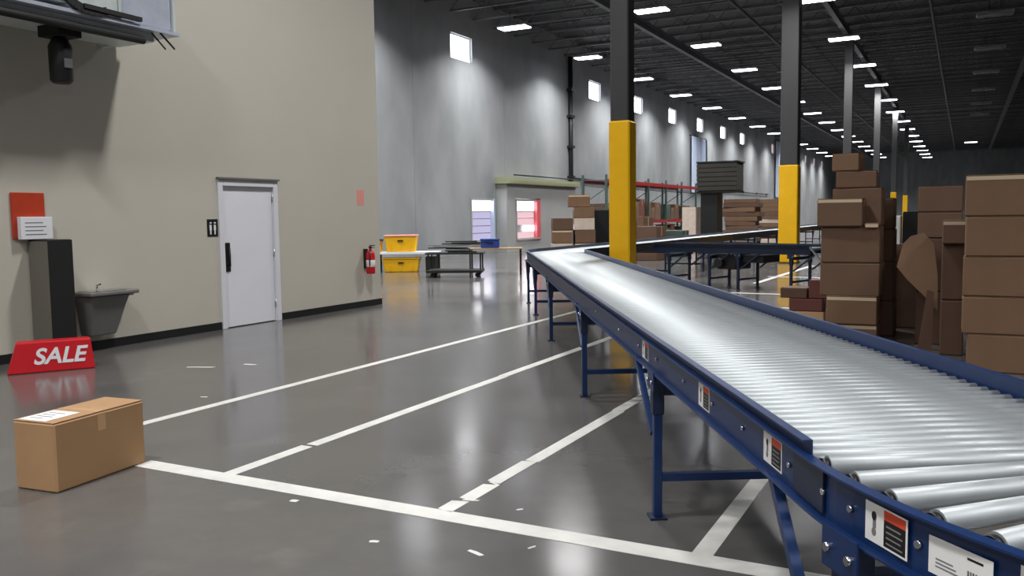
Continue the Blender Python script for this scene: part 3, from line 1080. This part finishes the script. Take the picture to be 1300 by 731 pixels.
# faded red sticker and extinguisher
st = thing('wall_sticker', 'faded pink extinguisher sticker high on the cream wall', 'sticker', (OX + .001, 12.55, 1.84))
box_obj('sheet', 'pink', st, 0, .002, 0, .2, 0, .27)
box_obj('print', 'red_sign', st, .002, .003, .07, .13, .06, .2).data.materials[0] = M['pink']
fe = thing('fire_extinguisher', 'red fire extinguisher hung on the cream wall near its corner', 'fire extinguisher', (OX + .13, 12.73, .60))
MB().lathe([(.02, 0), (.075, .004), (.08, .03), (.08, .36), (.06, .41), (.03, .43), (.026, .46)], n=18).build('cylinder', 'red', fe)
MB().lathe([(.0805, .13), (.0812, .131), (.0812, .25), (.0805, .251)], n=18).build('label_band', 'paper', fe)
MB().box(-.02, .02, -.02, .02, .46, .50).box(-.015, .10, -.012, .012, .505, .52).box(-.015, .09, -.012, .012, .47, .48).build('valve', 'black', fe)
MB().cyl((.02, -.02, .47), (.06, -.09, .42), .011, n=8).cyl((.06, -.09, .42), (.05, -.095, .14), .011, n=8).build('hose', 'black', fe)
box_obj('wall_bracket', 'dark_steel', fe, -.128, -.085, -.04, .04, .1, .45)

# air handling unit on brackets, top left
ah = thing('air_handler', 'galvanised air handling unit on brackets high on the cream wall', 'air handler', (0, 0, 0))
x0, x1 = OX + .22, OX + .98
MB().box(x0, x1, 6.95, 7.72, 3.92, 4.75).build('side_casing', 'galv', ah, .01)
MB().box(x0, x1 + .02, 6.32, 6.94, 3.92, 4.75).build('side_casing', 'galv_light', ah, .01)
for yy in (6.30, 6.93, 7.70):
    MB().box(x0 - .02, x1 + .035, yy, yy + .035, 3.90, 4.78).build('flange', 'galv_light', ah)
MB().box(x0 - .02, x1 + .06, 4.0, 7.78, 3.86, 3.90).build('drip_tray', 'galv', ah)
MB().box(x0 + .05, x1 - .08, 3.9, 7.5, 3.76, 3.855).build('subframe', 'galv_light', ah)
MB().cyl((x1 - .02, 3.0, 3.74), (x1 - .02, 7.3, 3.74), .045, n=12).build('dark_pipe', 'black_matte', ah)  # dark pipe added to give the dark band along the underside
MB().box(x0 + .1, x1 + .02, 2.5, 6.28, 3.96, 4.4).build('duct', 'galv_light', ah)
MB().box(x0 + .02, x1 + .05, 5.5, 6.2, 4.42, 4.9).build('fan_box', 'dark_steel', ah)
mb = MB()
pts = []
for i in range(13):
    a = math.radians(-10 + 125 * i / 12)
    pts.append(Vector((x1 + .065, 6.25 - .45 * math.cos(a) + .3, 4.32 - .4 * math.sin(a))))
for p, q in zip(pts, pts[1:]):
    mb.bar(p, q, .09, .035, (1, 0, 0))
mb.build('hose_bend', 'black_matte', ah)
MB().bar((x1 + .07, 6.45, 3.96), (x1 + .07, 7.2, 3.95), .05, .05).build('hose_run', 'black_matte', ah)
for yy in (4.6, 6.6, 7.45):
    MB().bar((OX + .001, yy, 3.80), (x0 + .05, yy, 3.80), .06, .06).build('bracket', 'galv_light', ah)
mo = MB().lathe([(.09, 0), (.12, .03), (.125, .40), (.09, .47), (.06, .50)], (0, 0, 0), 18).build('drive_motor', 'black', ah)
mo.location = (OX + .72, 6.38, 3.14)
pl = box_obj('name_plate', 'zinc', mo, .119, .13, -.05, .05, .16, .26)
MB().box(OX + .55, OX + .9, 6.24, 6.52, 3.64, 3.76).build('motor_mount', 'black_matte', ah)
MB().cyl((x1 + .02, 7.5, 3.87), (x1 - .05, 7.78, 3.72), .012, n=6).cyl((x1 - .02, 7.42, 3.85), (x1 - .07, 7.66, 3.70), .010, n=6).build('loose_rod', 'dark_steel', ah)

# ------------------------------------------------------------------ background by the far corner
# white table with yellow bins
tb = thing('work_table', 'low white topped work table between yellow bins past the wall corner', 'table', (-14.75, 21.6, 0), math.radians(27))
box_obj('table_top', 'white', tb, -.95, .95, -.33, .33, .53, .6, .006)
for sx in (-.88, .88):
    for sy in (-.28, .28):
        box_obj('leg', 'dark_steel', tb, sx - .025, sx + .025, sy - .025, sy + .025, 0, .53)


def bin_(label, loc, rz, w, d, h, m, lidm):
    t = thing('storage_bin', label, 'bin', loc, rz, 'yellow bins')
    b = MB()
    v = []
    for z, k in ((0, .88), (h * .9, 1.0)):
        v += [(-w / 2 * k, -d / 2 * k, z), (w / 2 * k, -d / 2 * k, z), (w / 2 * k, d / 2 * k, z), (-w / 2 * k, d / 2 * k, z)]
    b.v = [Vector(p) for p in v]
    b.f = [(0, 3, 2, 1), (4, 5, 6, 7)] + [(i, (i + 1) % 4, 4 + (i + 1) % 4, 4 + i) for i in range(4)]
    b.build('tub', m, t, .015)
    box_obj('lid', lidm, t, -w / 2 - .02, w / 2 + .02, -d / 2 - .02, d / 2 + .02, h * .9 + .001, h, .01)
    MB().box(-.08, .08, -d / 2 - .03, -d / 2 + .02, h * .62, h * .7).build('handle', 'black', t)
    for sx in (-.3, 0, .3):
        MB().box(sx * w - .012, sx * w + .012, -d / 2 - .004, -d / 2 + .03, h * .1, h * .5).build('rib', m, t)
    return t


bin_('large yellow bin with pale lid standing on the white table', (-14.95, 21.52, .601), math.radians(27), .95, .5, .5, 'yellow', 'pink')
bin_('large yellow bin on the floor under the white table', (-14.95, 21.52, 0), math.radians(27), 1.1, .5, .42, 'yellow', 'yellow')
carton('small black case on the floor under the white table edge', -14.3, -14.0, 21.75, 22.05, 0, .45, 'black', None, .4, tape=False, cat='case')
bin_('narrow yellow bin beside the wall corner on the white table', (-15.55, 21.2, .601), math.radians(27), .2, .4, .38, 'yellow', 'black')['group'] = 'yellow bins'

# flat cart with scrap metal
fc = thing('flat_cart', 'low flat black cart loaded with tangled steel parts', 'cart', (-12.2, 20.1, 0), math.radians(25))
box_obj('deck', 'black', fc, -.75, .75, -.4, .4, .12, .2, .01)
for sx in (-.6, .6):
    for sy in (-.3, .3):
        MB().cyl((sx, sy - .02, .06), (sx, sy + .02, .06), .06, n=12).build('wheel', 'black_matte', fc)
for sx in (-.7, .7):
    box_obj('post', 'dark_steel', fc, sx - .02, sx + .02, -.38, -.34, .2, .62)
    box_obj('post', 'dark_steel', fc, sx - .02, sx + .02, .34, .38, .2, .62)
box_obj('upper_deck', 'dark_steel', fc, -.78, .78, -.42, .42, .62, .66)
T = Matrix.Translation((-12.2, 20.1, 0)) @ Matrix.Rotation(math.radians(25), 4, 'Z')
for i in range(9):
    a = rnd.uniform(-.5, .5)
    l = rnd.uniform(.7, 1.35)
    cx, cyy = rnd.uniform(-.25, .45), rnd.uniform(-.25, .25)
    z = .677 + .034 * i
    w = rnd.choice((.03, .045, .06))
    p0 = T @ Vector((cx - l / 2 * math.cos(a), cyy - l / 2 * math.sin(a), z))
    p1 = T @ Vector((cx + l / 2 * math.cos(a), cyy + l / 2 * math.sin(a), z))
    o = MB().bar(p0, p1, w, .03).build('steel_bar', rnd.choice(('dark_steel', 'dark_steel', 'zinc', 'black')), None)
    tag(o, 'loose steel bar lying in the tangle on the flat black cart', 'bar', 'steel bars on the flat cart')
bl = thing('tool_case', 'small blue case behind the tangled steel parts by the bright door', 'case', (-11.85, 21.4, .731), math.radians(25))
box_obj('body', 'blue_bin', bl, -.26, .26, -.14, .14, 0, .2, .02)
box_obj('lid', 'blue_bin', bl, -.27, .27, -.15, .15, .201, .26, .01)
box_obj('handle', 'black', bl, -.1, .1, -.17, -.151, .14, .17)
tb2 = thing('steel_table', 'thin topped steel table behind the flat cart near the bright door', 'table', (-11.7, 21.45, 0), math.radians(25))
box_obj('table_top', 'wood', tb2, -.75, .75, -.35, .35, .70, .73)
for sx in (-.7, .7):
    for sy in (-.3, .3):
        box_obj('leg', 'dark_steel', tb2, sx - .02, sx + .02, sy - .02, sy + .02, 0, .70)

# pallet of cartons behind the far bend
pallet_mesh = MB()
for i in range(6):
    pallet_mesh.box(-.6, .6, -.5 + i * .18, -.5 + i * .18 + .1, .12, .142)
for x in (-.55, 0, .55):
    pallet_mesh.box(x - .045, x + .045, -.5, .5, 0, .119)


def pallet(label, x, y, rz=0.0, sc=1.0, group='pallets'):
    t = thing('pallet', label, 'pallet', (x, y, 0), rz, group)
    for i in range(6):
        MB().box(-.6, .6, -.5 + i * .18, -.5 + i * .18 + .1, .12, .142).build('plank', 'wood', t)
    for xx in (-.55, 0, .55):
        MB().box(xx - .045, xx + .045, -.5, .5, 0, .119).build('runner', 'wood', t)
    return t


PR = math.radians(27)
pallet('wooden pallet under the messy carton load behind the conveyor bend', -9.8, 22.5, PR)
PT = Matrix.Translation((-9.8, 22.5, 0)) @ Matrix.Rotation(PR, 4, 'Z')
lay = 0
names = ('bottom', 'second', 'third', 'fourth', 'fifth')
z = .1425
for lay in range(5):
    h = (.36, .34, .36, .33, .30)[lay]
    for q, (lx, ly) in enumerate(((-.31, -.26), (.31, -.26), (-.31, .26), (.31, .26))):
        if lay == 4 and q in (0, 2):
            continue
        c = PT @ Vector((lx + rnd.uniform(-.02, .02), ly + rnd.uniform(-.02, .0), 0))
        carton('%s layer carton of the messy pallet load behind the conveyor bend, %s' % (names[lay], ('near left', 'near right', 'rear left', 'rear right')[q]),
               c.x - .28, c.x + .28, c.y - .24, c.y + .24, z, z + h, ('card', 'card_dark', 'card_tan', 'wrap')[(lay * 3 + q * 2) % 4], 'pallet load behind the bend', PR, lip=(lay + q) % 2 == 0)
    z += h + .002
c = PT @ Vector((.18, 0, 0))
carton('tan carton topping the messy pallet load behind the conveyor bend', c.x - .3, c.x + .3, c.y - .25, c.y + .25, z, z + .34, 'card_tan', 'pallet load behind the bend', PR, lip=True)
c = PT @ Vector((.82, .35, 0))
dark = carton('dark grey cabinet beside the messy pallet load', c.x - .18, c.x + .22, c.y - .3, c.y + .3, 0, 1.75, 'dark_steel', None, PR, tape=False, name='cabinet', cat='cabinet')

# pallet racks along the concrete wall
def rack(label, x0, x1, y0, y1, h, bays, beam_zs):
    t = thing('pallet_rack', label, 'rack', (0, 0, 0), 0, 'racks along the concrete wall')
    bl_ = (y1 - y0) / bays
    for i in range(bays + 1):
        yy = y0 + i * bl_
        up = MB().box(x0, x0 + .09, yy - .05, yy + .05, 0, h).box(x1 - .09, x1, yy - .05, yy + .05, 0, h)
        zz = .3
        while zz < h - .9:
            up.bar((x0 + .05, yy, zz), (x1 - .05, yy, zz + .7), .03, .03).bar((x1 - .05, yy, zz + .7), (x0 + .05, yy, zz + .85), .03, .03)
            zz += .9
        up.build('upright', 'green_steel', t)
    for z in beam_zs:
        for i in range(bays):
            a, b = y0 + i * bl_ + .05, y0 + (i + 1) * bl_ - .05
            for xx in (x0, x1 - .06):
                box_obj('beam', 'red_beam', t, xx, xx + .06, a, b, z - .16, z)
            box_obj('deck', 'zinc', t, x0 + .06, x1 - .06, a, b, z - .03, z - .005)
    return t


rack('red beamed pallet rack full of cartons along the concrete wall', -15.2, -14.0, 36.0, 50.4, 3.4, 5, (1.35, 3.2))
G = 'cartons on the wall rack'
bay = ('first', 'second', 'third', 'fourth', 'fifth')
for i in range(5):
    a = 36.0 + i * 2.88
    for lv, zz in enumerate((0.0, 1.351)):
        x = a + .2
        n = 0
        while x < a + 2.2:
            w = rnd.uniform(.5, .95)
            if x + w > a + 2.75:
                break
            h = rnd.uniform(.55, 1.1)
            carton('%s carton on the %s shelf in the %s bay of the red beamed rack' % (names[n], ('floor', 'upper')[lv], bay[i]), -15.0, -14.15, x, x + w, zz, zz + h,
                   rnd.choice(('card', 'card_dark', 'card_dark', 'green_steel', 'card_red')), G)
            x += w + .06
            n += 1

# dark crate on a steel stand
dc = thing('dark_crate', 'big dark crate raised on a black steel stand in the far background', 'crate', (-8.75, 35.0, 0), math.radians(0))
box_obj('body', 'dark_crate', dc, -.78, .78, -.6, .6, 2.52, 3.62, .02)
for i in range(6):
    box_obj('slat', 'dark_crate', dc, -.80, .80, -.63, -.601, 2.54 + i * .18, 2.54 + i * .18 + .15)
box_obj('lid', 'dark_steel', dc, -.82, .82, -.64, .64, 3.621, 3.68)
box_obj('stand', 'dark_steel', dc, -.68, -.02, -.45, .45, .12, 2.44)
box_obj('stand_top', 'dark_steel', dc, -.8, .8, -.6, .6, 2.441, 2.519)
box_obj('stand_foot', 'dark_steel', dc, -.75, .75, -.6, .6, 0, .12)
# stacks of flattened cardboard and goods beyond the long conveyor
G = 'bundles of flattened cardboard'
for j, (x, y, lab) in enumerate(((-8.55, 38.0, 'first'), (-8.5, 42.5, 'second'))):
    z = 0
    for i in range(12):
        h = rnd.uniform(.14, .22)
        carton('%s flat bundle from the floor in the %s cardboard heap beyond the long conveyor' % ((ordn[i] if i else 'lowest'), lab), x - .7 + rnd.uniform(-.1, .1), x + .75 + rnd.uniform(-.12, .12),
               y - .5, y + .5, z, z + h, rnd.choice(('card', 'card_tan', 'wrap', 'card_dark')), G, rnd.uniform(-.06, .06), tape=False)
        z += h
# lower goods behind the long conveyor, nearer
G = 'goods behind the long conveyor'
for i, (x, y, w, d, h, m, lab) in enumerate(((-10.2, 27.2, 1.0, .8, 1.35, 'card_red', 'reddish brown carton just behind the near yellow column'),
                                             (-9.95, 29.6, 1.0, .8, 1.2, 'card_dark', 'dark brown carton second along behind the long conveyor'),
                                             (-9.9, 32.2, 1.1, .8, 1.0, 'green_steel', 'dark green bin third along behind the long conveyor'),
                                             (-10.9, 31.0, 1.0, .8, 1.55, 'card', 'tall brown carton standing behind the dark green bin'),
                                             (-10.1, 35.6, .6, .6, 1.9, 'wrap', 'pale wrapped bundle next to the dark crate stand'))):
    carton(lab, x - w / 2, x + w / 2, y - d / 2, y + d / 2, 0, h, m, G, rnd.uniform(-.15, .15))
